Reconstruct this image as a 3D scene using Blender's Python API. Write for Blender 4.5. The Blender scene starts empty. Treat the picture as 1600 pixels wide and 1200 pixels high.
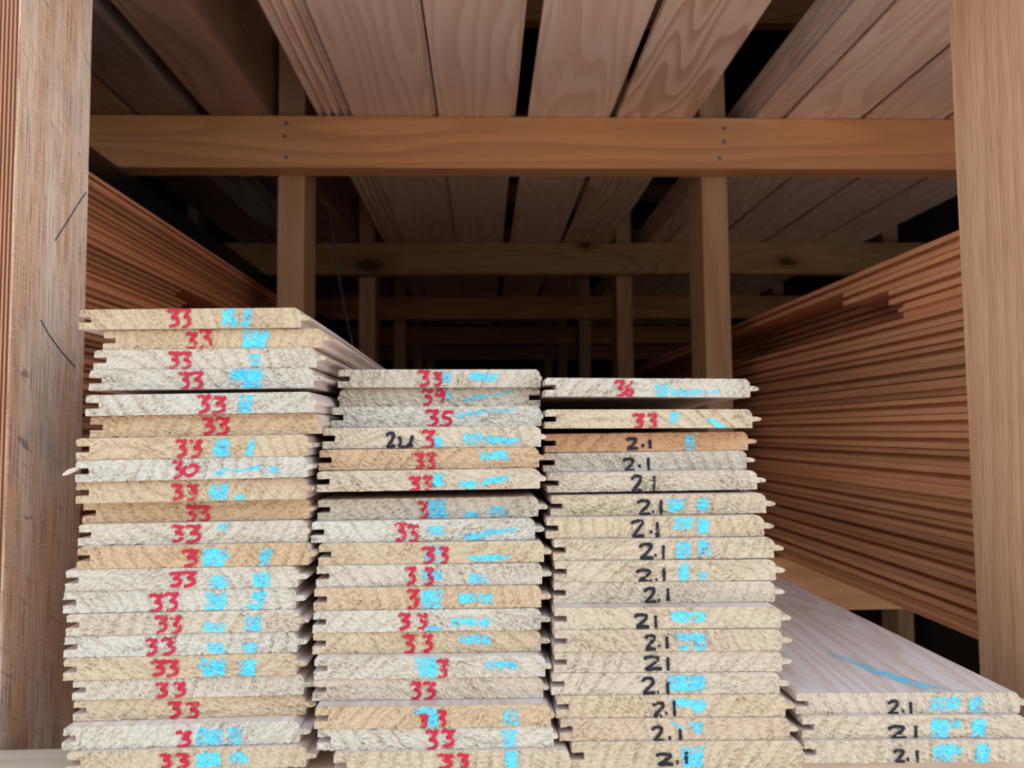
import bpy, bmesh, math, random
from mathutils import Vector, Matrix, noise

# ---------------------------------------------------------------- camera, world, exposure
SC = bpy.context.scene
COL = SC.collection
F = 1200.0                      # focal length in pixels of the 1600 x 1200 frame
EYE = Vector((0.0, 0.0, 1.15))
AX = Vector((0.99924991, 0.00769422, 0.03795276))    # world X, Y, Z seen as (right, up, forward)
AY = Vector((-0.03740079, -0.06233464, 0.99735429))
AZ = Vector((-0.01003964, 0.99802565, 0.06200012))
RIGHT = Vector((AX[0], AY[0], AZ[0])); UP = Vector((AX[1], AY[1], AZ[1])); FWD = Vector((AX[2], AY[2], AZ[2]))
cam = bpy.data.cameras.new('camera'); cam_o = bpy.data.objects.new('camera', cam); COL.objects.link(cam_o)
m = Matrix((RIGHT, UP, -FWD)).transposed().to_4x4(); m.translation = EYE
cam_o.matrix_world = m
cam.sensor_width = 36.0; cam.lens = 27.0; cam.clip_start = 0.01; cam.clip_end = 60
cam.dof.use_dof = True; cam.dof.focus_distance = 0.53; cam.dof.aperture_fstop = 11.0
SC.camera = cam_o

W = bpy.data.worlds.new('sky'); SC.world = W; W.use_nodes = True
nt = W.node_tree; nt.nodes.clear()
tc = nt.nodes.new('ShaderNodeTexCoord'); sx = nt.nodes.new('ShaderNodeSeparateXYZ')
rp = nt.nodes.new('ShaderNodeValToRGB'); bg = nt.nodes.new('ShaderNodeBackground'); wo = nt.nodes.new('ShaderNodeOutputWorld')
rp.color_ramp.elements[0].position = 0.0; rp.color_ramp.elements[0].color = (0.86, 0.88, 0.92, 1)
rp.color_ramp.elements[1].position = 0.8; rp.color_ramp.elements[1].color = (0.56, 0.75, 1.0, 1)
nt.links.new(tc.outputs['Generated'], sx.inputs[0]); nt.links.new(sx.outputs['Z'], rp.inputs[0])
nt.links.new(rp.outputs[0], bg.inputs[0]); bg.inputs[1].default_value = 1.2; nt.links.new(bg.outputs[0], wo.inputs[0])

sun = bpy.data.lights.new('sun', 'SUN'); sun.energy = 3.9; sun.angle = .01; sun.color = (1.0, .95, .90)
sun_o = bpy.data.objects.new('sun', sun); COL.objects.link(sun_o)          # from behind the shed, over its right side
sun_o.rotation_euler = Vector((-.45, -.16, -.88)).to_track_quat('-Z', 'Y').to_euler()

SC.view_settings.view_transform = 'Standard'; SC.view_settings.look = 'None'
SC.view_settings.gamma = 1.0; SC.view_settings.use_curve_mapping = False
SC.view_settings.exposure = 1.2

# ---------------------------------------------------------------- helpers
def at(px, py, Y):
    """the point on the plane at depth Y seen at pixel (px, py)"""
    r = RIGHT*((px-800)/F) + UP*((600-py)/F) + FWD
    return EYE + r*(Y/r.y)

def link(o):
    COL.objects.link(o); return o

def tag(o, label, cat, group=None):
    o['label'] = label; o['category'] = cat
    if group: o['group'] = group
    return o

class MB:
    """collects vertices and faces for one mesh"""
    def __init__(s): s.v = []; s.f = []; s.mi = []
    def quad(s, pts, mi=0):
        n = len(s.v); s.v += [tuple(p) for p in pts]; s.f.append(tuple(range(n, n+len(pts)))); s.mi.append(mi)
    def box(s, a, b, mi=0):
        (x0, y0, z0), (x1, y1, z1) = a, b
        n = len(s.v)
        s.v += [(x0,y0,z0),(x1,y0,z0),(x1,y1,z0),(x0,y1,z0),(x0,y0,z1),(x1,y0,z1),(x1,y1,z1),(x0,y1,z1)]
        for q in ((3,2,1,0),(4,5,6,7),(0,1,5,4),(1,2,6,5),(2,3,7,6),(3,0,4,7)):
            s.f.append(tuple(n+i for i in q)); s.mi.append(mi)
    def build(s, name, mats, parent=None, loc=(0,0,0), bevel=0, smooth=False):
        me = bpy.data.meshes.new(name); me.from_pydata(s.v, [], s.f)
        for m_ in (mats if isinstance(mats, (list, tuple)) else [mats]): me.materials.append(m_)
        me.polygons.foreach_set('material_index', s.mi)
        if smooth: me.polygons.foreach_set('use_smooth', [True]*len(s.f))
        me.update()
        o = link(bpy.data.objects.new(name, me)); o.location = loc
        if bevel:
            bv = o.modifiers.new('bevel', 'BEVEL'); bv.width = bevel; bv.segments = 3; bv.limit_method = 'ANGLE'
        if parent: o.parent = parent
        return o

def lin(r, g, b):
    return tuple(((c/255)/12.92 if c/255 <= .04045 else ((c/255+.055)/1.055)**2.4) for c in (r, g, b)) + (1,)

class NT:
    """small node-tree builder"""
    def __init__(s, name):
        s.m = bpy.data.materials.new(name); s.m.use_nodes = True
        s.t = s.m.node_tree; s.b = s.t.nodes['Principled BSDF']
    def n(s, typ, **kw):
        nd = s.t.nodes.new(typ)
        for k, v in kw.items():
            if k in nd.inputs: s.put(nd.inputs[k], v)
            else: setattr(nd, k, v)
        return nd
    def put(s, sock, v):
        if isinstance(v, bpy.types.NodeSocket): s.t.links.new(v, sock)
        else: sock.default_value = v
    def math(s, op, a, b=0.0, c=0.0, clamp=False):
        nd = s.t.nodes.new('ShaderNodeMath'); nd.operation = op; nd.use_clamp = clamp
        for i, v in enumerate((a, b, c)): s.put(nd.inputs[i], v)
        return nd.outputs[0]
    def mix(s, f, a, b, mode='MIX'):
        nd = s.t.nodes.new('ShaderNodeMix'); nd.data_type = 'RGBA'; nd.blend_type = mode
        s.put(nd.inputs[0], f); s.put(nd.inputs[6], a); s.put(nd.inputs[7], b)
        return nd.outputs[2]
    def noise(s, vec, scale, detail=3, rough=.55, dist=0):
        nd = s.t.nodes.new('ShaderNodeTexNoise'); s.put(nd.inputs['Vector'], vec)
        nd.inputs['Scale'].default_value = scale; nd.inputs['Detail'].default_value = detail
        nd.inputs['Roughness'].default_value = rough; nd.inputs['Distortion'].default_value = dist
        return nd.outputs['Fac']
    def scale(s, vec, sc):
        nd = s.t.nodes.new('ShaderNodeVectorMath'); nd.operation = 'MULTIPLY'
        s.put(nd.inputs[0], vec); nd.inputs[1].default_value = sc; return nd.outputs[0]
    def add(s, a, b):
        nd = s.t.nodes.new('ShaderNodeVectorMath'); nd.operation = 'ADD'
        s.put(nd.inputs[0], a); s.put(nd.inputs[1], b); return nd.outputs[0]
    def obj(s):
        """object coordinates shifted by a random amount for every object"""
        t = s.t.nodes.new('ShaderNodeTexCoord').outputs['Object']
        r = s.t.nodes.new('ShaderNodeObjectInfo').outputs['Random']
        c = s.t.nodes.new('ShaderNodeCombineXYZ')
        for i, k in enumerate((7.3, 31.7, 13.1)): s.put(c.inputs[i], s.math('MULTIPLY', r, k))
        return t, c.outputs[0], r
    def ramp(s, f, stops):
        nd = s.t.nodes.new('ShaderNodeValToRGB'); s.put(nd.inputs[0], f)
        el = nd.color_ramp.elements
        while len(el) < len(stops): el.new(.5)
        for e, (p, c) in zip(el, stops): e.position = p; e.color = c if len(c) == 4 else (*c, 1)
        return nd.outputs[0]
    def step(s, f, a, b):
        nd = s.t.nodes.new('ShaderNodeMapRange'); nd.interpolation_type = 'SMOOTHSTEP'
        s.put(nd.inputs[0], f); nd.inputs[1].default_value = a; nd.inputs[2].default_value = b
        return nd.outputs[0]
    def attr(s, name):
        nd = s.t.nodes.new('ShaderNodeAttribute'); nd.attribute_type = 'OBJECT'; nd.attribute_name = name
        return nd.outputs['Fac']
    def bump(s, h, strength, dist):
        nd = s.t.nodes.new('ShaderNodeBump'); s.put(nd.inputs['Height'], h)
        nd.inputs['Strength'].default_value = strength; nd.inputs['Distance'].default_value = dist
        s.put(s.b.inputs['Normal'], nd.outputs[0]); return nd.outputs[0]
    def out(s, col, rough=.6, spec=.4):
        s.put(s.b.inputs['Base Color'], col); s.put(s.b.inputs['Roughness'], rough)
        s.b.inputs['Specular IOR Level'].default_value = spec; return s.m

# ---------------------------------------------------------------- materials
def mat_grain(name, light, dark, along='Y', freq=70, figure=.5, rough=.5, spec=.4, fine=.35, rs=.4, vary=.26, blots=.35, knots=(), tint=None, bumpd=.0004, saw=0.0):
    """planed timber: wandering growth rings cut lengthwise, fine fibres along the length, optional knots"""
    t = NT(name); co, off, rnd = t.obj()
    p = t.add(co, off)
    ax = 'XYZ'.index(along)
    st = [1.0, 1.0, 1.0]; st[ax] = .12
    slow = t.noise(t.scale(p, tuple(st)), 7, 2, .5)
    st2 = [1.0, 1.0, 1.0]; st2[ax] = .05
    sep = t.n('ShaderNodeSeparateXYZ'); t.put(sep.inputs[0], p)
    lat = [o for i, o in enumerate(sep.outputs) if i != ax]
    # ring radius about a pith line that wanders along the board
    cu = t.math('ADD', lat[0], t.math('MULTIPLY', slow, figure))
    cv = t.math('ADD', lat[1], t.math('MULTIPLY', slow, figure*.6))
    rad = t.math('SQRT', t.math('ADD', t.math('MULTIPLY', cu, cu), t.math('MULTIPLY', cv, cv)))
    w = t.math('FRACT', t.math('MULTIPLY', rad, freq))
    ring = t.math('MULTIPLY', t.step(w, .15, .85), t.math('SUBTRACT', 1.0, t.step(w, .86, 1.0)))
    fib = t.noise(t.scale(p, tuple(st2)), 420, 3, .6)
    blot = t.noise(t.scale(p, tuple(st)), 12, 3, .6)
    c = t.mix(t.math('MULTIPLY', ring, rs), light, dark)
    c = t.mix(t.math('MULTIPLY', t.step(fib, .42, .75), fine), c, dark)
    c = t.mix(t.math('MULTIPLY', t.step(blot, .5, .8), blots), c, tint or dark)
    hue = t.n('ShaderNodeHueSaturation'); t.put(hue.inputs['Color'], c)
    t.put(hue.inputs['Value'], t.math('ADD', 1.0-vary*.55, t.math('MULTIPLY', rnd, vary)))
    c = hue.outputs[0]
    if knots:
        ob = t.n('ShaderNodeSeparateXYZ'); t.put(ob.inputs[0], co)
        wob = t.noise(co, 30, 2)
        for (kx, kz, rx, rz) in knots:
            dx = t.math('DIVIDE', t.math('SUBTRACT', ob.outputs[0], kx), rx)
            dz = t.math('DIVIDE', t.math('SUBTRACT', ob.outputs[2], kz), rz)
            d = t.math('SQRT', t.math('ADD', t.math('MULTIPLY', dx, dx), t.math('MULTIPLY', dz, dz)))
            d = t.math('ADD', d, t.math('MULTIPLY', wob, .6))
            c = t.mix(t.math('SUBTRACT', 1.0, t.step(d, .85, 1.5)), c, lin(60, 34, 22))
            c = t.mix(t.math('MULTIPLY', t.math('SUBTRACT', 1.0, t.step(d, 1.4, 2.6)), .45), c, lin(120, 78, 44))
    h = fib
    if saw:
        sz = [.06, .06, .06]; sz['XYZ'.index(along)] = 1.0
        sw = t.noise(t.scale(p, tuple(sz)), 900, 2, .6)
        h = t.math('ADD', fib, t.math('MULTIPLY', sw, saw))
        c = t.mix(t.math('MULTIPLY', t.step(sw, .5, .75), .25), c, dark)
    t.bump(h, .5, bumpd)
    return t.out(c, rough, spec)

def mat_end():
    """rough sawn end grain: torn fibres, growth rings; tone and ring centre come from the board"""
    t = NT('sawn_end_grain'); co, off, rnd = t.obj()
    p = t.add(co, off)
    tone, rx, rz, warm = t.attr('tone'), t.attr('ring_x'), t.attr('ring_z'), t.attr('warm')
    sep = t.n('ShaderNodeSeparateXYZ'); t.put(sep.inputs[0], co)
    flat = t.n('ShaderNodeCombineXYZ'); po = t.n('ShaderNodeSeparateXYZ'); t.put(po.inputs[0], p)
    t.put(flat.inputs[0], po.outputs[0]); t.put(flat.inputs[2], po.outputs[2]); t.put(flat.inputs[1], t.math('MULTIPLY', rnd, 9.0))
    fl = flat.outputs[0]
    wob = t.noise(fl, 26, 2, .5)
    dx = t.math('SUBTRACT', sep.outputs[0], rx); dz = t.math('SUBTRACT', sep.outputs[2], rz)
    rad = t.math('SQRT', t.math('ADD', t.math('MULTIPLY', dx, dx), t.math('MULTIPLY', dz, dz)))
    rad = t.math('ADD', rad, t.math('MULTIPLY', wob, .010))
    w = t.math('FRACT', t.math('MULTIPLY', rad, 120.0))
    ring = t.math('MULTIPLY', t.step(w, .5, .88), t.math('SUBTRACT', 1.0, t.step(w, .86, 1.0)))
    # torn fibres: short flecks, elongated up and down a little
    rot = t.n('ShaderNodeVectorRotate', rotation_type='Y_AXIS'); t.put(rot.inputs['Vector'], fl); t.put(rot.inputs['Angle'], t.attr('fibre_angle'))
    fleck = t.noise(t.scale(rot.outputs[0], (.55, 1, 1.15)), 680, 2, .6)
    fine = t.noise(fl, 1900, 2, .5)
    patch = t.noise(fl, 60, 3, .6)
    ruff = t.math('ADD', .35, t.math('MULTIPLY', t.step(patch, .35, .65), .65))
    base = t.mix(tone, lin(212, 205, 189), lin(209, 183, 145))
    base = t.mix(warm, base, lin(208, 150, 104))
    dark = t.mix(tone, lin(150, 124, 100), lin(142, 102, 66))
    c = t.mix(t.math('MULTIPLY', ring, .24), base, dark)
    pit = t.math('SUBTRACT', 1.0, t.step(fleck, .33, .50))
    c = t.mix(t.math('MULTIPLY', pit, t.math('MULTIPLY', ruff, .6)), c, dark)  # dark fibre flecks; shade of the torn pits is put into the colour too
    t.bump(fine, .6, .0004)
    return t.out(c, .85, .2)

def mat_paint(name, col, cover, sc=900, rag=.0):
    """marker or spray paint caught only on the high fibres: broken coverage"""
    t = NT(name); co, off, rnd = t.obj()
    p = t.add(co, off)
    n = t.noise(p, sc, 2, .6)
    big = t.noise(p, 160, 2, .5)
    v = t.math('ADD', t.math('MULTIPLY', n, .6), t.math('MULTIPLY', big, .4))
    a = t.step(v, cover, cover+.06)
    t.put(t.b.inputs['Alpha'], a)
    t.bump(n, .8, .0006)
    hue = t.mix(n, col, tuple(min(1, c*1.25+.01) for c in col[:3])+(1,))
    return t.out(hue, .6, .3)

def mat_plain(name, col, rough=.7, spec=.3, metallic=0, nscale=40, amount=.25, bump=.0):
    t = NT(name); co, off, rnd = t.obj()
    n = t.noise(t.add(co, off), nscale, 4, .6)
    c = t.mix(t.math('MULTIPLY', n, amount*2), col, tuple(q*.5 for q in col[:3])+(1,))
    t.b.inputs['Metallic'].default_value = metallic
    if bump: t.bump(n, .6, bump)
    return t.out(c, rough, spec)

PALE = mat_grain('planed_pale_pine', lin(222, 206, 194), lin(184, 146, 122), 'Y', 55, .45, .42, .5)
DECK = mat_grain('planed_deck_pine', lin(243, 214, 190), lin(204, 148, 116), 'Y', 20, .8, .5, .35, fine=.15, rs=.36)
RED = mat_grain('planed_red_pine', lin(218, 156, 112), lin(160, 94, 60), 'Y', 40, .4, .5, .35, fine=.08, rs=.16, vary=.5)
FRAME = mat_grain('rack_beam_pine', lin(216, 160, 110), lin(166, 108, 64), 'X', 30, .3, .6, .3, fine=.2, rs=.35)
FRAMEZ = mat_grain('rack_post_pine', lin(206, 166, 124), lin(156, 108, 68), 'Z', 40, .3, .6, .3, fine=.2, rs=.3)
GREYED = mat_grain('worn_front_beam', lin(206, 186, 162), lin(160, 130, 104), 'X', 30, .3, .7, .3, fine=.3, rs=.25)
KNOTTY = mat_grain('rack_knotty_pine', lin(200, 158, 110), lin(150, 104, 62), 'X', 45, .5, .6, .3,
                   knots=((-.31, 1.613, .045, .020), (.287, 1.668, .022, .012), (.86, 1.62, .03, .014)))
def mat_weather():
    t = NT('weathered_post_face'); co, off, rnd = t.obj()
    sep = t.n('ShaderNodeSeparateXYZ'); t.put(sep.inputs[0], co)
    y, z = sep.outputs[1], sep.outputs[2]
    def vec(a, b, k=0.0):
        c = t.n('ShaderNodeCombineXYZ'); t.put(c.inputs[0], a); t.put(c.inputs[1], b); c.inputs[2].default_value = k; return c.outputs[0]
    u = t.math('ADD', t.math('MULTIPLY', y, .82), t.math('MULTIPLY', z, -.57))      # along a scratch, down and to the back
    v = t.math('ADD', t.math('MULTIPLY', y, .57), t.math('MULTIPLY', z, .82))
    rib = t.noise(vec(t.math('MULTIPLY', y, 1.0), t.math('MULTIPLY', z, .02)), 900, 2, .6)
    hatch = t.noise(vec(t.math('MULTIPLY', y, .12), t.math('MULTIPLY', z, 1.0), 3), 700, 2, .6)
    scr = t.noise(vec(t.math('MULTIPLY', u, .05), v, 5), 420, 3, .65)
    broad = t.noise(vec(t.math('MULTIPLY', y, 1.0), t.math('MULTIPLY', z, .10), 7), 45, 3, .55)
    blot = t.noise(vec(y, z, 11), 16, 3, .6)
    smear = t.noise(vec(t.math('MULTIPLY', u, .45), v, 13), 75, 2, .5)
    c = t.mix(t.step(broad, .35, .65), lin(240, 216, 190), lin(224, 176, 142))
    c = t.mix(t.math('MULTIPLY', t.step(blot, .50, .70), .45), c, lin(184, 172, 164))
    c = t.mix(t.math('MULTIPLY', t.step(rib, .5, .62), .6), c, lin(120, 82, 58))
    c = t.mix(t.math('MULTIPLY', t.step(hatch, .52, .64), .42), c, lin(226, 206, 184))
    c = t.mix(t.math('MULTIPLY', t.step(scr, .60, .72), .55), c, lin(112, 84, 66))
    c = t.mix(t.math('MULTIPLY', t.step(scr, .36, .28), .45), c, lin(232, 220, 204))
    c = t.mix(t.math('MULTIPLY', t.step(smear, .70, .76), .6), c, lin(84, 80, 82))
    h = t.math('ADD', t.math('ADD', rib, t.math('MULTIPLY', hatch, .5)), t.math('MULTIPLY', scr, -.8))
    t.bump(h, .8, .0008)
    return t.out(c, .7, .3)
WEATHER = mat_weather()
ROUGHZ = mat_grain('rough_sawn_post', lin(214, 168, 128), lin(164, 112, 76), 'Z', 46, .2, .75, .25, fine=.5, rs=.25, bumpd=.0010)
THICK = mat_grain('brown_planed_timber', lin(152, 116, 98), lin(98, 66, 52), 'Y', 30, .4, .32, .6)
SMEAR = mat_grain('grey_smeared_timber', lin(130, 112, 102), lin(78, 56, 46), 'Y', 26, .9, .35, .6, tint=lin(206, 206, 210), blots=1.5)
CATH = mat_grain('flame_figured_pine', lin(236, 204, 180), lin(186, 128, 96), 'Y', 24, 1.1, .5, .35, fine=.12, rs=.6)
END = mat_end()
RED_INK = mat_paint('red_marker', lin(190, 22, 50), .37)
BLACK_INK = mat_paint('black_marker', lin(20, 22, 32), .33)
BLUE_INK = mat_plain('blue_pen', lin(62, 82, 112), .6)
BLUE = mat_paint('light_blue_paint', lin(96, 206, 236), .43)
DUST = mat_paint('light_blue_dust', lin(96, 206, 236), .49, 1500)
STEEL = mat_plain('nail_steel', lin(132, 136, 142), .45, .5, .7)
TWINE = mat_plain('grey_twine', lin(120, 124, 130), .7)
CONC = mat_plain('concrete', lin(182, 174, 168), .9, .2, nscale=6, amount=.2, bump=.002)
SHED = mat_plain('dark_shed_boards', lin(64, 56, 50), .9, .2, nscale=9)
FRESH = mat_plain('torn_fibre', lin(226, 206, 184), .8)

def mat_ridge():
    t = NT('ridged_post_face'); co, off, rnd = t.obj()
    sep = t.n('ShaderNodeSeparateXYZ'); t.put(sep.inputs[0], co)
    wob = t.noise(t.scale(co, (1, 1, .08)), 20, 2)
    w = t.math('SINE', t.math('MULTIPLY', t.math('ADD', sep.outputs[0], t.math('MULTIPLY', wob, .003)), 2200.0))
    c = t.mix(t.step(w, -.6, .3), lin(104, 60, 40), lin(206, 146, 108))
    t.bump(w, .8, .0008)
    return t.out(c, .7, .25)
RIDGE = mat_ridge()

# ---------------------------------------------------------------- the setting
def struct(name, a, b, m_):
    q = MB(); q.box(a, b); o = q.build(name, m_); o['kind'] = 'structure'; return o
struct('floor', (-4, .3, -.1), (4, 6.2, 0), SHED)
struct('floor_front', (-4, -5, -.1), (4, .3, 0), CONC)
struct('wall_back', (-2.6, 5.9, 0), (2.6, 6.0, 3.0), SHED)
struct('light_block_left', (-1.35, .45, 0), (-1.25, 6.0, 3.0), SHED)  # unseen side screen, set close in so less light enters the bay
struct('light_block_right', (1.27, .45, 0), (1.37, 6.0, 3.0), SHED)  # unseen as well, added to narrow the light on this side
struct('light_block_roof', (-2.7, .3, 3.0), (2.7, 6.0, 3.08), SHED)  # unseen roof, added to stop sky light leaking in from above
struct('light_block_header_1', (-2.7, .24, 1.98), (2.7, .29, 3.0), SHED)  # unseen header, added to keep light out of the upper level
struct('light_screen_front', (-4, -3.3, 0), (4, -3.2, 2.6), mat_plain('light_screen_grey', lin(150, 143, 136), .9, .2, nscale=8))  # unseen screen, added to cut low sky light and return some from the front

# ---------------------------------------------------------------- the rack: posts and beams nailed together
rack = link(bpy.data.objects.new('timber_rack', None)); rack.location = (0, .54, 0)
tag(rack, 'long pine storage rack of nailed posts and cross beams holding all the boards', 'rack')
def part(mb, name, mats, bevel=.0015, parent=None):
    o = mb.build(name, mats, bevel=bevel)
    # put the origin on the part so that its grain is its own
    o.parent = parent or rack
    o.matrix_parent_inverse = (parent or rack).matrix_world.inverted()
    return o
bpy.context.view_layer.update()
PT = 2.62
ROWS = (.54, 1.295, 2.15, 3.0, 3.85, 4.70)
TOPS = ((.942, .854), (1.675, 1.587), (2.401, 2.313), (.216, .128))
random.seed(4)
for i, Y in enumerate(ROWS):
    d = .10 if i == 0 else .09
    for (x0, x1) in ((-.371, -.326), (.412, .457)) if i == 0 else ((-.3456, -.3006), (.382, .427)):
        q = MB(); q.box((x0, Y, 0), (x1, Y+d, PT))
        if i == 0 and x0 < 0:
            q.mi[2] = 1
            p_ = part(q, 'post', [WEATHER, RIDGE], .002); LEFT_POST = p_
            p_['label'] = 'weathered rough sawn front post with scuffs and blue pen lines'
        elif i == 0:
            p_ = part(q, 'post', ROUGHZ, .002)
        else: part(q, 'post', FRAMEZ)
    for x0 in (-1.15, 1.16):
        q = MB(); q.box((x0, Y, 0), (x0+.045, Y+.09, PT)); part(q, 'post', FRAMEZ)
    for j, (zt, zb) in enumerate(TOPS):
        q = MB(); q.box((-1.24, Y-.045, zb), (1.26, Y-.0005, zt))
        b = part(q, 'cross_beam', KNOTTY if (i == 2 and j == 1) else (GREYED if (i == 0 and j == 0) else FRAME), .0025)
        if i == 1 and j == 1:
            for (px, py) in ((447, 193), (445, 213), (447, 246), (1131, 201), (1131, 222), (1124, 247)):
                c = at(px, py, Y-.045); q = MB(); n = 10
                q.quad([(c.x+0.0036*math.cos(2*math.pi*k/n), c.y-.0008, c.z+0.0036*math.sin(2*math.pi*k/n)) for k in range(n)])
                for k in range(n):
                    a0, a1 = 2*math.pi*k/n, 2*math.pi*(k+1)/n
                    q.quad([(c.x+0.0036*math.cos(a0), c.y-.0008, c.z+0.0036*math.sin(a0)), (c.x+0.0036*math.cos(a0), c.y+.004, c.z+0.0036*math.sin(a0)),
                            (c.x+0.0036*math.cos(a1), c.y+.004, c.z+0.0036*math.sin(a1)), (c.x+0.0036*math.cos(a1), c.y-.0008, c.z+0.0036*math.sin(a1))])
                part(q, 'nail', STEEL, 0, b)

# ---------------------------------------------------------------- tongue and groove boards
def profile(Wd, T, flip=False, tongue=.0065, seed=0):
    r = random.Random(seed); j = lambda s: r.uniform(-s, s)
    h = Wd/2; g0, g1 = .35*T, .63*T; gd = .0085
    cl, ch = .0022+j(.0005), .0022+j(.0005); rl, rh = .0032+j(.0008), .0025+j(.0005)
    p = [(-h+.0004, 0), (-h, .0004), (-h+j(.0002), g0-.0003), (-h+.0004, g0), (-h+gd, g0), (-h+gd, g1), (-h+.0006, g1),
         (-h+.0003, g1+.0004), (-h+.0004, T-ch), (-h+.0008, T-ch*.45), (-h+cl*.7, T-.0003), (-h+cl+.0006, T),
         (h-rl-.0006, T), (h-rl*.55, T-rh*.4), (h-.0004, T-rh), (h, T-rh-.0006), (h, .62*T), (h+tongue*.62, .60*T), (h+tongue*.93, .54*T), (h+tongue, .48*T),
         (h+tongue*.93, .40*T), (h+tongue*.7, .36*T), (h, .35*T), (h, .0004), (h-.0004, 0)]
    if flip: p = [(-x, z) for x, z in reversed(p)]
    return p

def heights(Wd, T, sd, ring, rough, angle):
    """the torn surface of one sawn end: y as a function of (x, z), negative = towards the saw"""
    o = Vector((sd*3.17, sd*1.31, sd*.77)); cx, cz = ring; ca, sa = math.cos(angle), math.sin(angle)
    def h(x, z):
        u, v = x*ca+z*sa, z*ca-x*sa
        n1 = noise.noise(Vector((u*360, v*680, 0))+o)
        n2 = noise.noise(Vector((u*850, v*1250, 5))+o)
        pa = noise.noise(Vector((x*38, z*70, 9))+o)
        r = math.hypot(x-cx, z-cz)+.004*noise.noise(Vector((x*25, z*25, 3))+o)
        rg = (r*105) % 1.0
        a = rough*(.55+.9*max(0, min(1, pa+.45)))*(.55+.75*rg)
        return a*(.62*n1+.42*n2)
    return h

def board(Wd, T, L, mats, flip=False, seed=0, drop=0.0, name='pine_board', torn=None, y0=.5, tongue=.0065):
    """one board, front end at y = 0; drop = how far it sags behind its lifted front end; torn = surface of the sawn end"""
    p = profile(Wd, T, flip, tongue, seed=seed); n = len(p)
    ys = [0]+[.56+.04*k-y0 for k in range(9)]+[L] if drop > .0004 else [0, L]
    if torn: ys[0] = .0012
    q = MB()
    for y in ys:
        s = min(1, max(0, (y+y0-.56)/.32)); s = s*s*(3-2*s)
        q.v += [(x, y, z-drop*s) for x, z in p]
    for k in range(len(ys)-1):
        for i in range(n):
            j = (i+1) % n
            q.f.append((k*n+j, k*n+i, (k+1)*n+i, (k+1)*n+j)); q.mi.append(0)
    e = (len(ys)-1)*n
    q.f.append(tuple(e+i for i in reversed(range(n)))); q.mi.append(1)
    if not torn:
        q.f.append(tuple(range(n))); q.mi.append(1)
    else:
        r = random.Random(seed)
        # the end is four strips of columns: two lips, the body and the tongue
        pr = profile(Wd, T, False, tongue, seed=seed); hh = Wd/2
        def span(x, lo, hi):
            """the profile's extent in z at x, between lo and hi"""
            zs = []
            for (xa, za), (xb, zc) in zip(pr, pr[1:]+pr[:1]):
                if xa == xb:
                    if abs(xa-x) < 1e-9: zs += [za, zc]
                elif min(xa, xb)-1e-9 <= x <= max(xa, xb)+1e-9: zs.append(za+(zc-za)*(x-xa)/(xb-xa))
            zs = [z for z in zs if lo-1e-6 <= z <= hi+1e-6]
            return (min(zs), max(zs)) if zs else (lo, hi)
        g0, g1, gd = .35*T, .63*T, .0085
        C_ = .00052
        for (xa, xb, lo, hi) in ((-hh+.0003, -hh+gd, 0, g0), (-hh+.0007, -hh+gd, g1, T), (-hh+gd, hh, 0, T), (hh, hh+tongue-.0001, .34*T, .625*T)):
            nx = max(2, round((xb-xa)/C_)); nz = max(2, round((hi-lo)/C_))
            base = len(q.v); sgn = -1 if flip else 1
            for ix in range(nx+1):
                x = xa+(xb-xa)*ix/nx
                z0, z1 = span(x, lo, hi)
                for iz in range(nz+1):
                    z = z0+(z1-z0)*iz/nz
                    edge = iz in (0, nz) or (ix == 0 and xa < 0 and xa != -hh+gd) or (ix == nx and xb > hh)
                    ex = r.uniform(-.00008, .00022) if edge else 0
                    q.v.append((x*sgn, torn(x*sgn, z)+ex, z))
            at_ = lambda ix, iz: base+ix*(nz+1)+iz
            for ix in range(nx):
                for iz in range(nz):
                    f_ = (at_(ix, iz), at_(ix+1, iz), at_(ix+1, iz+1), at_(ix, iz+1))
                    q.f.append(f_[::-1] if flip else f_); q.mi.append(1)
            loop = [(ix, 0) for ix in range(nx)]+[(nx, iz) for iz in range(nz)]+[(ix, nz) for ix in range(nx, 0, -1)]+[(0, iz) for iz in range(nz, 0, -1)]
            sk = len(q.v)
            for (ix, iz) in loop:
                v = q.v[at_(ix, iz)]; q.v.append((v[0], .0014, v[2]))
            m_ = len(loop)
            for k in range(m_):
                f_ = (at_(*loop[(k+1) % m_]), at_(*loop[k]), sk+k, sk+(k+1) % m_)
                q.f.append(f_[::-1] if flip else f_); q.mi.append(1)
    return q.build(name, mats)

def ordinal(i):
    w = ['top', 'second', 'third', 'fourth', 'fifth', 'sixth', 'seventh', 'eighth', 'ninth', 'tenth', 'eleventh', 'twelfth', 'thirteenth',
         'fourteenth', 'fifteenth', 'sixteenth', 'seventeenth', 'eighteenth', 'nineteenth', 'twentieth']
    if i < 20: return w[i]
    t = {2: 'twenty', 3: 'thirty'}[(i+1)//10]; u = (i+1) % 10
    return {0: {2: 'twentieth', 3: 'thirtieth'}[(i+1)//10]}.get(u) or t+'-'+['', 'first', 'second', 'third', 'fourth', 'fifth', 'sixth', 'seventh', 'eighth', 'ninth'][u]

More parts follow.
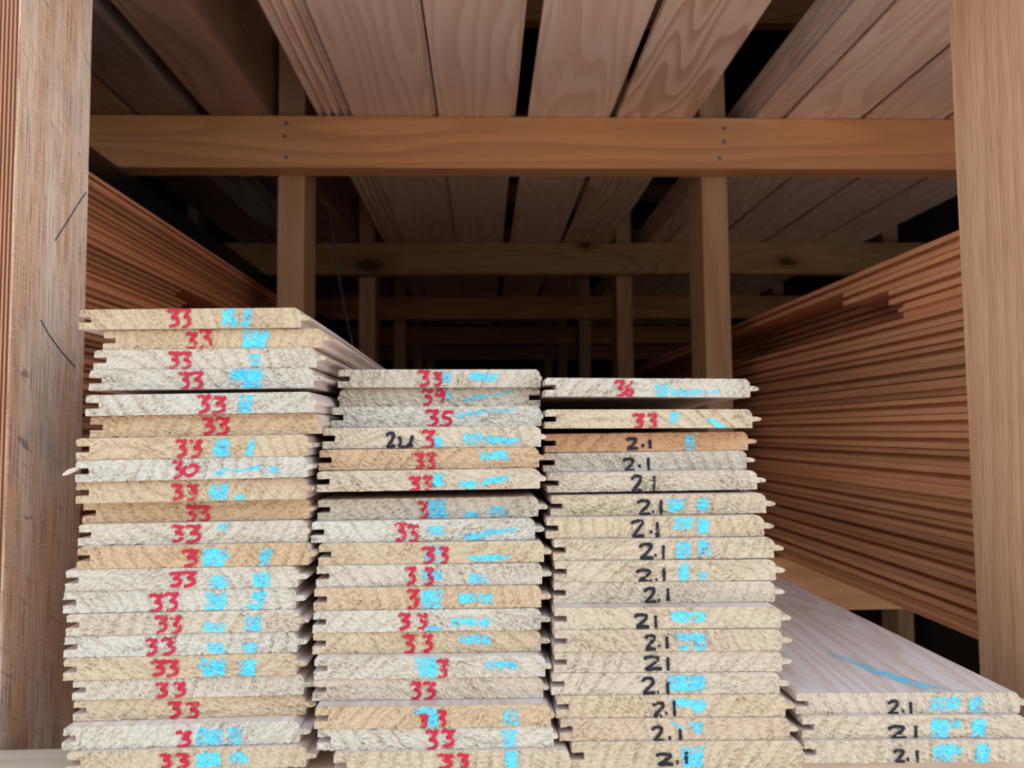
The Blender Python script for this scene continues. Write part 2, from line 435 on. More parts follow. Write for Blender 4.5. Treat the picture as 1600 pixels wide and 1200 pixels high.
# left x, front y, underside z, width, thickness, roll of each board, top to bottom, per stack
FIT = {
'A': [
    (-0.2623, 0.5055, 1.2187, 0.1430, 0.0132, 0.0058),
    (-0.2482, 0.5090, 1.2056, 0.1428, 0.0129, 0.0056),
    (-0.2525, 0.5063, 1.1923, 0.1437, 0.0131, 0.0054),
    (-0.2542, 0.5046, 1.1789, 0.1438, 0.0133, 0.0045),
    (-0.2495, 0.4912, 1.1623, 0.1428, 0.0133, 0.0075),
    (-0.2489, 0.4963, 1.1488, 0.1437, 0.0134, 0.0079),
    (-0.2544, 0.4909, 1.1350, 0.1436, 0.0136, 0.0085),
    (-0.2546, 0.4911, 1.1214, 0.1437, 0.0135, 0.0094),
    (-0.2556, 0.4942, 1.1077, 0.1436, 0.0135, 0.0079),
    (-0.2560, 0.5041, 1.0942, 0.1434, 0.0133, 0.0061),
    (-0.2560, 0.4990, 1.0806, 0.1433, 0.0135, 0.0045),
    (-0.2537, 0.4938, 1.0668, 0.1435, 0.0137, 0.0029),
    (-0.2606, 0.4939, 1.0533, 0.1434, 0.0133, 0.0012),
    (-0.2619, 0.4945, 1.0397, 0.1434, 0.0135, 0.0018),
    (-0.2591, 0.4932, 1.0263, 0.1429, 0.0132, 0.0031),
    (-0.2605, 0.4939, 1.0130, 0.1432, 0.0131, 0.0042),
    (-0.2603, 0.4936, 0.9993, 0.1432, 0.0135, 0.0043),
    (-0.2552, 0.4951, 0.9867, 0.1422, 0.0125, 0.0035),
    (-0.2552, 0.4968, 0.9737, 0.1428, 0.0129, 0.0050),
    (-0.2566, 0.4879, 0.9600, 0.1429, 0.0136, 0.0071),
    (-0.2523, 0.4849, 0.9469, 0.1432, 0.0129, 0.0058),
],
'B': [
    (-0.1021, 0.5424, 1.1806, 0.1429, 0.0129, -0.0061),
    (-0.1013, 0.5470, 1.1668, 0.1426, 0.0137, -0.0045),
    (-0.1036, 0.5275, 1.1530, 0.1437, 0.0137, -0.0029),
    (-0.1055, 0.5079, 1.1389, 0.1436, 0.0139, -0.0010),
    (-0.1067, 0.5035, 1.1253, 0.1431, 0.0135, 0.0018),
    (-0.1067, 0.4964, 1.1121, 0.1430, 0.0130, 0.0034),
    (-0.1087, 0.5093, 1.0929, 0.1446, 0.0133, 0.0018),
    (-0.1109, 0.5012, 1.0792, 0.1439, 0.0136, 0.0010),
    (-0.1054, 0.4969, 1.0656, 0.1437, 0.0134, -0.0009),
    (-0.1066, 0.4963, 1.0519, 0.1434, 0.0136, -0.0033),
    (-0.1074, 0.4936, 1.0380, 0.1434, 0.0138, -0.0042),
    (-0.1076, 0.4919, 1.0246, 0.1430, 0.0133, -0.0056),
    (-0.1079, 0.4932, 1.0110, 0.1432, 0.0135, -0.0071),
    (-0.1056, 0.4865, 0.9976, 0.1430, 0.0132, -0.0091),
    (-0.1065, 0.4877, 0.9844, 0.1426, 0.0131, -0.0100),
    (-0.1031, 0.4767, 0.9714, 0.1428, 0.0128, -0.0101),
    (-0.1016, 0.4778, 0.9583, 0.1428, 0.0130, -0.0096),
    (-0.0909, 0.4747, 0.9452, 0.1423, 0.0129, -0.0115),
],
'C': [
    (0.0420, 0.5261, 1.1715, 0.1434, 0.0130, -0.0132),
    (0.0417, 0.5228, 1.1499, 0.1435, 0.0130, -0.0081),
    (0.0425, 0.5356, 1.1338, 0.1436, 0.0130, 0.0008),
    (0.0412, 0.5347, 1.1206, 0.1432, 0.0130, 0.0035),
    (0.0424, 0.5190, 1.1074, 0.1434, 0.0131, 0.0030),
    (0.0438, 0.5097, 1.0926, 0.1444, 0.0131, -0.0003),
    (0.0399, 0.5013, 1.0789, 0.1435, 0.0136, -0.0029),
    (0.0440, 0.4970, 1.0654, 0.1438, 0.0133, -0.0047),
    (0.0443, 0.4953, 1.0518, 0.1434, 0.0134, -0.0085),
    (0.0435, 0.4954, 1.0383, 0.1433, 0.0133, -0.0108),
    (0.0425, 0.4830, 1.0250, 0.1430, 0.0132, -0.0124),
    (0.0422, 0.4819, 1.0116, 0.1431, 0.0132, -0.0147),
    (0.0422, 0.4830, 0.9986, 0.1431, 0.0129, -0.0159),
    (0.0405, 0.4827, 0.9852, 0.1429, 0.0132, -0.0167),
    (0.0428, 0.4812, 0.9718, 0.1432, 0.0133, -0.0171),
    (0.0448, 0.4797, 0.9586, 0.1428, 0.0131, -0.0179),
    (0.0505, 0.4778, 0.9455, 0.1430, 0.0129, -0.0186),
],
'D': [
    (0.1937, 0.4849, 0.9680, 0.1440, 0.0129, -0.0185),
    (0.1955, 0.4815, 0.9544, 0.1434, 0.0135, -0.0192),
    (0.1948, 0.4781, 0.9409, 0.1424, 0.0134, -0.0199),
],
}

FIT['B'][17] = (-0.0915, 0.4747, 0.9452, 0.1418, 0.0129, -0.0115); FIT['C'][16] = (0.0513, 0.4778, 0.9455, 0.1430, 0.0129, -0.0186)
for k_ in 'BC':                                          # the lowest boards rest on the front beam
    q_ = FIT[k_][-1]; FIT[k_][-1] = (q_[0], q_[1], .9421, q_[3], q_[2]+q_[4]-.9421, q_[5])
# pieces of the photograph the marks were read from: origin x, y and scale
V1 = (80, 460, .2875); V2 = (80, 770, .3583); V3 = (460, 560, .275); V4 = (460, 870, .275); V5 = (830, 570, .275); V6 = (830, 870, .275); V7 = (1140, 860, .2875)
# stack: view, tone, warm, red or black figures (glyph, x0, y0, x1, y1), blue patches (box or four corners)
R, K = 'red', 'black'
MARKS = {
'A': [
 (V1, .85, 0, R, '33', [('3',633,82,700,178),('3',705,75,762,183)], [(940,75,1000,178),(1045,72,1095,72,1078,178,1030,178)]),
 (V1, .9, 0, R, '33', [('3',732,210,795,300),('3',805,192,875,292)], [(1050,200,1130,290),(1130,195,1190,195,1165,290,1120,290)]),
 (V1, .25, 0, R, '33', [('3',640,315,700,405),('3',705,315,765,410)], [(1085,332,1128,378)]),
 (V1, .15, 0, R, '33', [('3',697,425,755,518),('3',757,422,825,518)], [(985,407,1140,450),(1050,430,1135,522),(985,430,1030,460)]),
 (V1, .1, 0, R, '33', [('3',795,548,865,645),('3',865,558,955,648)], [(1035,555,1085,600),(1030,590,1075,645)]),
 (V1, .9, .1, R, '33', [('3',820,672,890,762),('3',895,672,970,765)], []),
 (V1, .9, 0, R, '33', [('3',680,790,740,885),('3',755,790,822,885)], [(900,790,965,885),(880,840,940,885),(1075,790,1112,790,1095,880,1045,880)]),
 (V1, .05, 0, R, '30', [('3',660,905,715,1000),('0',720,922,800,985)], [(980,960,1140,925,1140,950,900,970),(890,968,960,935,960,955,895,990),(1200,945,1225,968)]),
 (V1, .85, 0, R, '33', [('3',655,1035,718,1115),('3',740,1035,797,1120)], [(875,1035,960,1075),(865,1070,950,1120),(1005,1092,1045,1120)]),
 (V2, 1, 0, R, '33', [('3',590,57,635,128),('3',642,57,695,130)], []),
 (V2, .3, 0, R, '33', [('3',522,142,580,213),('3',585,142,655,218)], [(740,140,765,155)]),
 (V2, 1, .15, R, '3', [('3',570,250,642,322)], [(668,246,770,290),(668,280,750,325),(920,245,965,245,945,320,900,320)]),
 (V2, .2, 0, R, '33', [('3',515,348,572,408),('3',575,345,635,408)], [(700,372,765,412),(890,360,945,425)]),
 (V2, .15, 0, R, '33', [('3',428,442,490,518),('3',497,437,558,515)], [(680,438,755,452),(690,460,755,480),(680,490,750,515),(885,435,930,470),(865,490,910,515)]),
 (V2, .45, 0, R, '33', [('3',455,540,510,608),('3',520,540,570,615)], [(675,572,750,612),(850,545,905,605)]),
 (V2, .05, 0, R, '33', [('3',413,638,465,705),('3',482,635,545,705)], [(690,665,750,690),(840,660,890,690)]),
 (V2, .8, 0, R, '33', [('3',435,732,500,795),('3',500,732,557,800)], [(655,732,755,765),(670,760,750,805),(830,735,885,800)]),
 (V2, .3, 0, R, '33', [('3',457,830,515,890),('3',535,828,588,887)], []),
 (V2, .8, 0, R, '33', [('3',510,912,568,978),('3',588,916,645,985)], []),
 (V2, .15, 0, R, '3', [('3',545,1040,615,1108)], [(645,1035,740,1105),(780,1035,820,1105)]),
 (V2, .75, 0, R, '33', [('3',475,1140,525,1200),('3',545,1138,605,1200)], [(640,1140,730,1190),(785,1140,845,1180)]),
],
'B': [
 (V3, .3, 0, R, '33', [('3',705,72,770,160),('3',790,82,838,158)], [(845,82,880,125),(1010,88,1140,120)]),
 (V3, .35, 0, R, '39', [('3',725,180,785,265),('9',800,178,860,250)], [(965,228,1230,178,1250,190,980,248),(865,200,885,225)]),
 (V3, .1, 0, R, '35', [('3',745,295,820,390),('5',820,300,905,388)], [(1060,292,1270,290,1260,305,1040,312),(920,315,1070,292,1060,315,930,335)]),
 (V3, .5, 0, R, '3', [('3',720,410,800,515)], [(790,450,830,510),(970,435,1060,475),(1090,450,1270,475)]),
 (V3, .85, .3, R, '33', [('3',680,540,735,635),('3',748,540,800,638)], [(1065,535,1205,570)]),
 (V3, .45, .1, R, '33', [('3',650,675,715,755),('3',735,672,780,755)], [(795,665,840,725),(945,700,1030,730),(1080,685,1200,665,1220,690,1060,720)]),
 (V3, .2, 0, R, '3', [('3',705,815,757,918)], [(760,812,855,915),(970,880,1040,910),(1120,850,1190,890)]),
 (V3, .1, 0, R, '33', [('3',570,938,640,1035),('3',645,950,708,1045)], [(760,960,840,1000),(945,1000,1120,980,1120,1010,990,1035),(1090,970,1260,965,1260,990,1090,1000)]),
 (V3, .85, 0, R, '33', [('3',728,1075,795,1165),('3',825,1075,875,1165)], [(750,1072,840,1170),(975,1120,1240,1115,1200,1150,1010,1150)]),
 (V4, .3, 0, R, '33', [('3',630,60,692,155),('3',740,65,790,160)], [(735,85,830,125),(1000,105,1085,145)]),
 (V4, .9, .1, R, '3', [('3',637,187,708,292)], [(725,190,835,240),(725,245,830,300),(935,215,1115,255)]),
 (V4, .2, 0, R, '33', [('3',590,325,658,410),('3',695,325,755,408)], [(750,400,825,425),(895,355,1100,385)]),
 (V4, .8, 0, R, '33', [('3',615,443,685,550),('3',730,443,785,537)], [(945,450,1100,485)]),
 (V4, .25, 0, R, '3', [('3',808,585,870,695)], [(690,578,800,640),(720,640,800,695),(1095,600,1255,630)]),
 (V4, .35, .1, R, '33', [('3',660,712,720,808),('3',730,712,803,810)], []),
 (V4, .9, .1, R, '33', [('3',710,900,757,970),('3',815,875,862,970)], [(690,862,800,890),(760,900,810,968),(1195,875,1265,968)]),
 (V4, .15, 0, R, '33', [('3',745,985,815,1100),('3',835,985,912,1075)], [(1190,988,1250,1085)]),
 (V4, .7, 0, R, '33', [('3',812,1122,905,1200),('3',925,1122,990,1200)], [(1205,1090,1265,1200)]),
],
'C': [
 (V5, .2, 0, R, '36', [('3',475,90,530,188),('6',532,92,583,182)], [(715,112,770,180),(790,140,1070,145,1070,165,800,180)]),
 (V5, .7, 0, R, '33', [('3',575,282,640,365),('3',660,282,712,362)], [(790,270,845,270,825,340,780,330),(985,305,1020,305,1130,372,1080,372)]),
 (V5, .9, .55, K, '2.1', [('2',538,420,610,480),('.',622,450,645,470),('1',665,422,683,475)], [(880,402,920,488)]),
 (V5, .25, 0, K, '2.1', [('2',520,535,590,608),('.',608,568,622,588),('1',655,528,675,600)], []),
 (V5, .45, 0, K, '2.1', [('2',568,632,632,725),('.',640,685,655,703),('1',690,632,703,718)], []),
 (V5, .7, 0, K, '2.1', [('2',605,770,680,853),('.',685,830,698,840),('1',727,768,747,852)], [(780,765,870,800),(785,790,850,825),(950,765,1000,820)]),
 (V5, .75, 0, K, '2.1', [('2',565,885,645,978),('.',672,940,688,958),('1',705,893,727,982)], [(815,872,910,930),(955,880,1000,950)]),
 (V5, .65, 0, K, '2.1', [('2',613,1018,695,1103),('.',700,1075,712,1092),('1',740,1025,760,1110)], [(830,1012,900,1115),(955,1005,1010,1075)]),
 (V6, .6, 0, K, '2.1', [('2',597,75,690,148),('.',705,120,718,140),('1',745,62,762,138)], [(840,45,890,135),(945,95,990,135)]),
 (V6, .5, 0, K, '2.1', [('2',642,178,710,262),('.',718,240,732,255),('1',765,178,787,252)], []),
 (V6, .65, 0, K, '21', [('2',585,328,672,402),('1',695,332,717,403)], [(805,315,980,365)]),
 (V6, .55, .1, K, '2.1', [('2',645,447,708,528),('.',718,500,735,515),('1',755,452,785,522)], [(830,440,985,470),(845,505,890,545),(940,470,985,548)]),
 (V6, .5, 0, K, '21', [('2',640,567,740,640),('1',762,567,788,645)], []),
 (V6, .5, 0, K, '2.1', [('2',630,690,705,778),('.',715,765,725,778),('1',760,700,788,785)], [(790,682,980,755),(920,682,980,740)]),
 (V6, .75, .05, K, '2.1', [('2',690,830,760,905),('.',762,882,775,895),('1',800,815,822,905)], [(800,812,985,850),(920,840,970,880)]),
 (V6, .5, .25, K, '2.1', [('2',685,965,755,1050),('.',775,1020,795,1035),('1',830,978,862,1040)], [(775,940,820,940,900,985,850,980),(895,938,980,938,970,1005,930,1000)]),
 (V6, .75, 0, K, '2.1', [('2',705,1118,810,1180),('.',820,1158,838,1172),('1',875,1105,885,1175)], [(860,1085,970,1130),(870,1120,965,1190)]),
],
'D': [
 (V7, .5, 0, K, '2.1', [('2',855,818,920,890),('.',932,868,945,880),('1',968,820,995,895)], [(1095,805,1240,862),(1312,803,1362,880)]),
 (V7, .6, 0, K, '21', [('2',858,955,958,1030),('1',998,950,1020,1018)], [(1100,925,1250,960),(1100,955,1180,1015),(1322,925,1385,1015)]),
 (V7, .6, 0, K, '2.1', [('2',890,1085,950,1150),('.',958,1125,975,1145),('1',1003,1085,1030,1155)], [(1115,1065,1250,1110),(1120,1100,1200,1165),(1340,1060,1405,1175)]),
]}
GL = {
'3': [(.02,.86),(.28,.98),(.62,.92),(.92,.97),(.62,.68),(.42,.55),(.80,.50),(.84,.26),(.55,.08),(.12,.02)],
'2': [(.02,.80),(.22,.97),(.58,1.0),(.80,.92),(.74,.68),(.42,.34),(.16,.06),(.40,.04),(.70,.10),(.98,.05)],
'1': [(.45,1.0),(.5,.5),(.58,0)],
'.': [(.1,.4),(.5,.55),(.9,.6)],
'0': [(.60,.95),(.15,.72),(.05,.30),(.40,.02),(.80,.30),(.95,.72),(.55,.98)],
'5': [(.98,.95),(.45,.94),(.32,.60),(.72,.50),(.78,.24),(.45,.03),(.05,.10)],
'6': [(.85,.97),(.40,.72),(.15,.30),(.40,.03),(.82,.18),(.75,.45),(.25,.40)],
'9': [(.82,.88),(.40,.98),(.10,.70),(.42,.50),(.82,.82),(.80,.40),(.62,0)],
'u': [(.05,.95),(.16,.55),(.10,.10),(.48,.03),(.78,.40),(.90,.98),(.80,.40),(.86,.02)],
}
def spline(p, k=5):
    o = []
    q = [p[0]]+list(p)+[p[-1]]
    for i in range(1, len(q)-2):
        for s in range(k):
            t = s/k
            a, b, c, d = q[i-1], q[i], q[i+1], q[i+2]
            o.append(tuple(.5*(2*b[j]+(c[j]-a[j])*t+(2*a[j]-5*b[j]+4*c[j]-d[j])*t*t+(3*b[j]-a[j]-3*c[j]+d[j])*t**3) for j in (0, 1)))
    o.append(p[-1]); return o

def ribbon(mb, pts, hw, y, rnd, lo=.0002, hi=1):
    """a pen stroke on the plane y"""
    n = len(pts); L = []
    for i in range(n):
        a, b = pts[max(0, i-1)], pts[min(n-1, i+1)]
        dx, dz = b[0]-a[0], b[1]-a[1]; l = math.hypot(dx, dz) or 1
        w = hw*(1+rnd.uniform(-.22, .22))*(.75 if i in (0, n-1) else 1)
        L.append(((pts[i][0]-dz/l*w, y, pts[i][1]+dx/l*w), (pts[i][0]+dz/l*w, y, pts[i][1]-dx/l*w)))
    L = [tuple((a, b, min(max(c, lo), hi)) for a, b, c in e) for e in L]
    for i in range(n-1):
        e = i*4e-6                                       # later parts of a stroke lie over earlier ones
        mb.quad([(a, b-e, c) for a, b, c in (L[i][0], L[i][1], L[i+1][1], L[i+1][0])])

STACKS = {'A': ('left stack', 3.3, 'boards of the left front stack'), 'B': ('middle stack', 3.3, 'boards of the middle front stack'),
          'C': ('right-hand tall stack', 2.1, 'boards of the right-hand tall front stack'), 'D': ('low right stack', 2.1, 'boards of the low front stack')}
def tone_word(tone, warm):
    if warm > .4: return 'orange-tinged'
    return 'pale' if tone < .4 else ('cream' if tone < .7 else 'tan')
seed = 0
for key, rows in MARKS.items():
    where, L, grp = STACKS[key]
    fit = FIT[key]; n = len(fit)
    drops = [0.0]*n; acc = 0.0
    for i in range(n-1, -1, -1):
        below = .942 if i == n-1 else fit[i+1][2]+fit[i+1][4]
        if i < n-1: acc += max(0, fit[i][2]-below-.0005-abs(fit[i][5]-fit[i+1][5])*.075)
        drops[i] = acc
    lift = .0002+abs(fit[-1][5])*.072+max(0, .942-fit[-1][2])
    for i, (view, tone, warm, ink, text, figs, blues) in enumerate(rows):
        seed += 1; rnd = random.Random(seed)
        X, Y, zb, Wd, T, roll = fit[i]
        flip = (key == 'B' and i == 1)
        ring = (rnd.uniform(-.12, .12), rnd.choice((-1, 1))*rnd.uniform(.015, .07))
        Tb = T-.0001
        if i:                                            # keep clear of the board above, whose slant differs a little
            X1, _, z1, W1, _, r1 = fit[i-1]
            for xe in (max(X, X1)-.008, min(X+Wd, X1+W1)+.008):
                Tb = min(Tb, z1+r1*(xe-X1-W1/2)-zb-roll*(xe-X-Wd/2)-.0001)
        tong = .0045 if flip else .0065
        nk = {'A': 'B', 'B': 'C', 'C': 'D'}.get(key)
        if nk:                                           # room to the lips of the next stack
            for kk, (X2, _, z2, W2, T2, _r) in enumerate(FIT[nk]):
                if z2-.001 < zb+T*.65 and z2+T2+.001 > zb+T*.3:
                    tong = min(tong, max(.0015, X2-(X+Wd)-.0006-(.0045 if (nk, kk) == ('B', 1) else 0)))
        angle = rnd.choice((-1, -1, 1))*rnd.uniform(.25, .95)
        torn = heights(Wd, Tb, seed, ring, .0023 if tone < .5 else .0019, angle)
        o = board(Wd, Tb, L+rnd.uniform(-.03, .03), [PALE, END], flip, seed, drops[i], torn=torn, y0=Y, tongue=tong)
        o.location = (X+Wd/2, Y, zb+lift); o.rotation_euler = (0, -roll, 0)
        o['tone'] = float(tone); o['warm'] = float(warm)
        o['ring_x'], o['ring_z'] = ring; o['fibre_angle'] = angle
        say = '%s pine board marked %s %s, %s %s of the %s' % (tone_word(tone, warm), ink, text, ordinal(i), '' if i == 0 else 'from top', where)
        if key == 'B' and i == 3: say = 'cream pine board with dark blue scrawl beside red 3, fourth from top of middle stack'
        if key == 'A' and i == 7: say = 'pale pine board marked red 30 with torn left lip, eighth from top of left stack'
        tag(o, ' '.join(say.split()), 'board', grp)
        inv = Matrix.Rotation(-roll, 4, 'Y').inverted() @ Matrix.Translation(-Vector(o.location))
        def loc(u, v):
            q = inv @ at(view[0]+view[2]*u, view[1]+view[2]*v, Y); return (q.x, q.z)
        inner = lambda z: min(max(z, .0003), Tb-.0003)
        mb = MB(); hw = .00106 if ink == R else .00102
        for (g, x0, y0, x1, y1) in figs:
            pts = [(x0+(x1-x0)*(a+rnd.uniform(-.04, .04)), y1-(y1-y0)*(b+rnd.uniform(-.02, .02))) for a, b in GL[g]]
            pts = [loc(*q) for q in spline(pts)]
            ribbon(mb, [(x, inner(z)) for x, z in pts], hw*(1.15 if g == '.' else 1), -.0007, rnd, .0002, Tb-.0002)
        ob = mb.build('handwritten_number', RED_INK if ink == R else BLACK_INK, o)
        ob['label'] = '%s handwritten %s on the sawn end' % (ink, text)
        if key == 'B' and i == 3:
            mb = MB()
            for (g, x0, y0, x1, y1) in (('2',525,425,575,505),('u',590,440,680,505)):
                pts = [loc(x0+(x1-x0)*a, y1-(y1-y0)*b) for a, b in GL[g]]
                ribbon(mb, [(x, inner(z)) for x, z in spline(pts)], .0011, -.0007, rnd, .0002, Tb-.0002)
            mb.build('handwritten_number', BLACK_INK, o)['label'] = 'dark blue-black scrawl on the sawn end'
        if blues:
            for kb, b in enumerate(blues):
                mb = MB()
                c = [(b[0]-7, b[1]-6), (b[2]+7, b[1]-6), (b[2]+7, b[3]+6), (b[0]-7, b[3]+6)] if len(b) == 4 else [b[0:2], b[2:4], b[4:6], b[6:8]]
                # ragged outline round the patch
                ring = []
                for k in range(4):
                    a, e = c[k], c[(k+1) % 4]
                    for s in range(6):
                        t = s/6
                        ring.append(loc(a[0]+(e[0]-a[0])*t+rnd.uniform(-7, 7), a[1]+(e[1]-a[1])*t+rnd.uniform(-7, 7)))
                xs_ = [q[0] for q in ring]; zs_ = [inner(q[1]) for q in ring]
                C_ = .00052; nx = int((max(xs_)-min(xs_))/C_)+1; nz = int((max(zs_)-min(zs_))/C_)+1
                ids = {}
                def vid(ix, iz):
                    if (ix, iz) not in ids:
                        x, z = min(xs_)+ix*C_, min(min(zs_)+iz*C_, Tb-.0002)
                        ids[ix, iz] = len(mb.v); mb.v.append((x, torn(x, z)-.00018-.00003*kb, z))
                    return ids[ix, iz]
                for ix in range(nx):
                    for iz in range(nz):
                        cx_, cz_ = min(xs_)+(ix+.5)*C_, min(zs_)+(iz+.5)*C_
                        ins = False
                        for (xa, za), (xb, zc) in zip(ring, ring[1:]+ring[:1]):
                            if (za > cz_) != (zc > cz_) and cx_ < xa+(xb-xa)*(cz_-za)/(zc-za): ins = not ins
                        if ins: mb.f.append((vid(ix, iz), vid(ix+1, iz), vid(ix+1, iz+1), vid(ix, iz+1))); mb.mi.append(0)
                if not mb.f: continue
                mb.build('paint_mark', BLUE, o)['label'] = 'light blue sprayed paint mark'
        if key == 'A' and i == 7:                        # the torn fibre hanging off its left lip
            mb = MB(); h = Wd/2
            P = [(-h-.008, .0046), (-h-.005, .0062), (-h-.002, .0074), (-h+.002, .0088)]
            for k in range(3):
                (xa, za), (xb, zc) = P[k], P[k+1]; wa, wb = (.0006, .0016, .0014, .0010)[k:k+2]
                mb.quad([(xa, .001, za-wa), (xb, .001, zc-wb), (xb, .001, zc+wb), (xa, .001, za+wa)])
                mb.quad([(xa, .004, za+wa), (xb, .004, zc+wb), (xb, .004, zc-wb), (xa, .004, za-wa)])
                mb.quad([(xa, .001, za+wa), (xb, .001, zc+wb), (xb, .004, zc+wb), (xa, .004, za+wa)])
                mb.quad([(xa, .004, za-wa), (xb, .004, zc-wb), (xb, .001, zc-wb), (xa, .001, za-wa)])
            mb.build('splinter', FRESH, o)
        if key == 'D' and i == 0:                        # blue dust blown along its upper face
            mb = MB()
            line = [(1240, 775), (1060, 730), (880, 680), (720, 622), (560, 560)]
            zt = zb+lift+T
            pts = []
            for (u, v) in line:
                r = RIGHT*((view[0]+view[2]*u-800)/F)+UP*((600-view[1]-view[2]*v)/F)+FWD
                q = inv @ (EYE+r*((zt-EYE.z)/r.z)); pts.append((q.x, max(q.y, .001)))
            ws = (.014, .010, .008, .006, .005)
            for k in range(4):
                (xa, ya), (xb, yb) = pts[k], pts[k+1]
                mb.quad([(xa-ws[k], ya, T+.0002), (xa+ws[k]*.6, ya, T+.0002), (xb+ws[k+1]*.6, yb, T+.0002), (xb-ws[k+1], yb, T+.0002)])
            mb.build('paint_dust', DUST, o)['label'] = 'light blue paint dust along the upper face'

# ---------------------------------------------------------------- boards stacked in the neighbouring bays
def plain_board(Wd, T, L, mats, loc, sd, label, grp, flip=False, rot=(0, 0, 0), name='pine_board'):
    o = board(Wd, T, L, mats, flip, sd, name=name); o.location = loc; o.rotation_euler = rot
    r = random.Random(sd); o['tone'] = r.uniform(.5, 1); o['warm'] = r.uniform(.2, .6); o['ring_x'] = r.uniform(-.1, .1); o['ring_z'] = r.uniform(.02, .06)
    return tag(o, label, 'board', grp)

T = .0185
rnd = random.Random(11)
NE = 22
GE = 'boards stacked in the bay on the right'
for i in range(NE):                          # right bay, seen edge on past the right post
    z = .9424+(NE-1-i)*T
    x = .48+rnd.uniform(-.0025, .0035)
    L0 = 2.1
    flip = rnd.random() < .25
    y0 = .485+rnd.uniform(0, .02)
    lab = 'reddish pine board lying edge-on, %s %s of the right bay stack' % (ordinal(i), '' if i == 0 else 'from top')
    if i in (1, 2, 3):                       # short boards; set-back ones carry on behind them
        L0 = (.997, .88, .856)[i-1]-y0
        plain_board(.1435, T-.0002, 2.66-y0-L0-.02, [RED, END], (.525+.01*i+.0717, y0+L0+.01, z), 300+i,
                    'shaded pine board set back behind the short one, %s from top of right bay stack' % ordinal(i), GE)
        lab = 'short reddish pine board lying edge-on, %s from top of the right bay stack' % ordinal(i)
    plain_board(.1435, T-.0002, L0, [RED, END], (x+.0717, y0, z), 200+i, ' '.join(lab.split()), GE, flip)
NF = 37
T = .0131
GF = 'boards stacked in the bay on the left'
for i in range(NF):                          # left bay, seen edge on past the left post
    z = .9422+(NF-1-i)*T
    x = -.40+rnd.uniform(-.003, .003)
    end = rnd.uniform(1.55, 1.75)
    if i in (5, 6, 7): end = (1.36, 1.03, 1.05)[i-5]
    y0 = .485+rnd.uniform(0, .02)
    lab = 'reddish pine board edge, %s %s of the left bay stack behind weathered post' % (ordinal(i), '' if i == 0 else 'from top')
    plain_board(.1435, T-.0002, end-y0, [RED, END], (x-.0717-.0065, y0, z), 400+i, ' '.join(lab.split()), GF, rnd.random() < .2)

# ---------------------------------------------------------------- the deck overhead
ZU = 1.6755
GU = 'boards lying on the beams overhead'
for i, (x0, x1) in enumerate(((-.212, -.073), (-.070, .058), (.079, .219), (.229, .362))):
    plain_board(x1-x0-.0065, .0131, 3.3, [CATH if i == 3 else DECK, END], ((x0+x1-.0065)/2, .44, ZU), 500+i,
                'broad pine board overhead on the beams, %s' % ('leftmost of the four above the middle bay', 'second from left above the middle bay',
                'third from left above the middle bay', 'rightmost of the four beside the dark gap')[i], GU)
for i in range(4):                           # boards standing on edge
    x = -.273+.0142*i
    o = plain_board(.1435, .0129, 3.3, [DECK, END], (x, .44, ZU+.0717+.007), 520+i,
                    'narrow pine edge of a board standing upright overhead, %s of four' % ('leftmost', 'second from left', 'third from left', 'rightmost')[i], 'boards standing on edge overhead', rot=(0, math.radians(90), 0))
for k in range(5):                           # right bay overhead: layers
    for i, (x0, x1) in enumerate(((.4635, .516), (.518, .650), (.653, .795), (.798, .940), (.943, 1.085))):
        word = ('narrow batten' if i == 0 else 'broad pine board')
        lay = ('lowest layer', 'second layer up', 'third layer up', 'fourth layer up', 'uppermost layer')[k]
        spot = ('beside the dark gap', 'next to the batten', 'third from the gap', 'fourth from the gap', 'farthest from the gap')[i]
        plain_board(x1-x0-.0065, .0131, 3.3, [DECK, END], ((x0+x1-.0065)/2, .46, ZU+k*.0134), 540+10*k+i,
                    '%s of the right overhead stack, %s, %s' % (word, lay, spot), 'boards stacked overhead in the right bay', name='pine_batten' if i == 0 else 'pine_board')
def timber(x0, x1, h, mat, label, L=3.0):
    q = MB(); q.box((-(x1-x0)/2, 0, 0), ((x1-x0)/2, L, h))
    o = q.build('square_timber', mat, loc=((x0+x1)/2, .66, ZU), bevel=.010)
    return tag(o, label, 'timber', 'thick timbers overhead in the left bay')
timber(-.452, -.353, .26, THICK, 'thick brown timber overhead with rounded glossy edge, nearest the middle bay')
timber(-.566, -.469, .105, SMEAR, 'thick timber overhead smeared with grey paint, beside the wide dark gap')
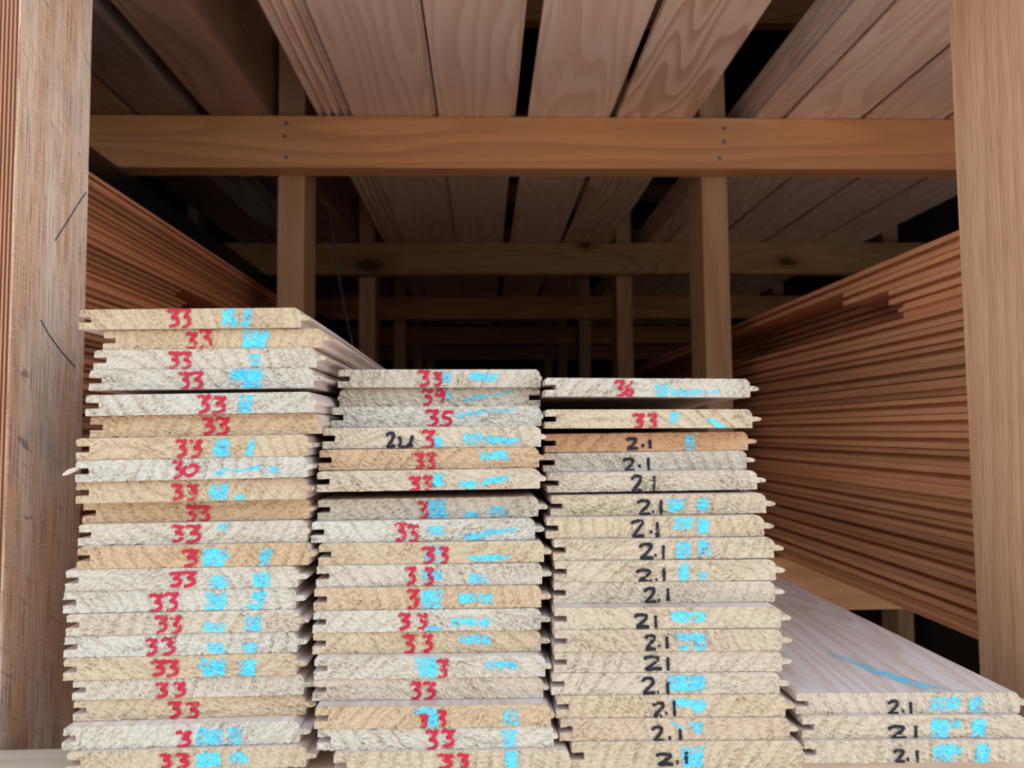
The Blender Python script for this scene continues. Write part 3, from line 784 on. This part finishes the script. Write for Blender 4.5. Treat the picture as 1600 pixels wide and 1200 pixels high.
timber(-.672, -.570, .105, THICK, 'thick brown timber overhead, farthest left behind the weathered post')

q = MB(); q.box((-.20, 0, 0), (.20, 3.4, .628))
o = q.build('shade_block', mat_plain('shade_block_black', lin(26, 27, 32), .35, .5, nscale=14, bump=.004), loc=(-.76, .78, .9425), bevel=.012)  # invented dark block: deepens the shade and stops light in the left bay
tag(o, 'added black block standing for the shade behind the left bay stack', 'shade block')

# ---------------------------------------------------------------- small things
def tube(mb, pts, r, n=6):
    rings = []
    for i, p in enumerate(pts):
        d = (Vector(pts[min(i+1, len(pts)-1)])-Vector(pts[max(i-1, 0)])).normalized()
        u = d.cross(Vector((0, 1, 0.1))).normalized(); v = d.cross(u)
        b = len(mb.v)
        mb.v += [tuple(Vector(p)+u*r*math.cos(2*math.pi*k/n)+v*r*math.sin(2*math.pi*k/n)) for k in range(n)]
        rings.append(b)
    for a, b in zip(rings, rings[1:]):
        for k in range(n):
            mb.f.append((a+k, a+(k+1) % n, b+(k+1) % n, b+k)); mb.mi.append(0)
mb = MB(); a, b = at(496, 250, 1.80), at(556, 560, 1.80)
tube(mb, [a.lerp(b, t/8) + Vector((.004*math.sin(t*.8), 0, 0)) for t in range(9)], .0022)
o = mb.build('hanging_twine', TWINE, smooth=True)
tag(o, 'thin grey twine hanging slantwise in the dark beside the left inner post', 'string')

# pen lines on the weathered post
def pen(pts):
    mb = MB(); X = -.326+.0003
    P = []
    for px, py in pts:
        r = RIGHT*((px-800)/F)+UP*((600-py)/F)+FWD; P.append(EYE+r*(X/r.x))
    for p, q in zip(P, P[1:]):
        d = (q-p).normalized(); nrm = Vector((0, -d.z, d.y))*.0006
        mb.quad([p-nrm, q-nrm, q+nrm, p+nrm])
    o = mb.build('pen_line', BLUE_INK); o.parent = LEFT_POST
    o.matrix_parent_inverse = LEFT_POST.matrix_world.inverted(); o['label'] = 'thin blue pen line'
bpy.context.view_layer.update()
pen([(135, 300), (120, 322), (103, 350), (86, 376)])
pen([(64, 500), (78, 525), (95, 548), (118, 574)])
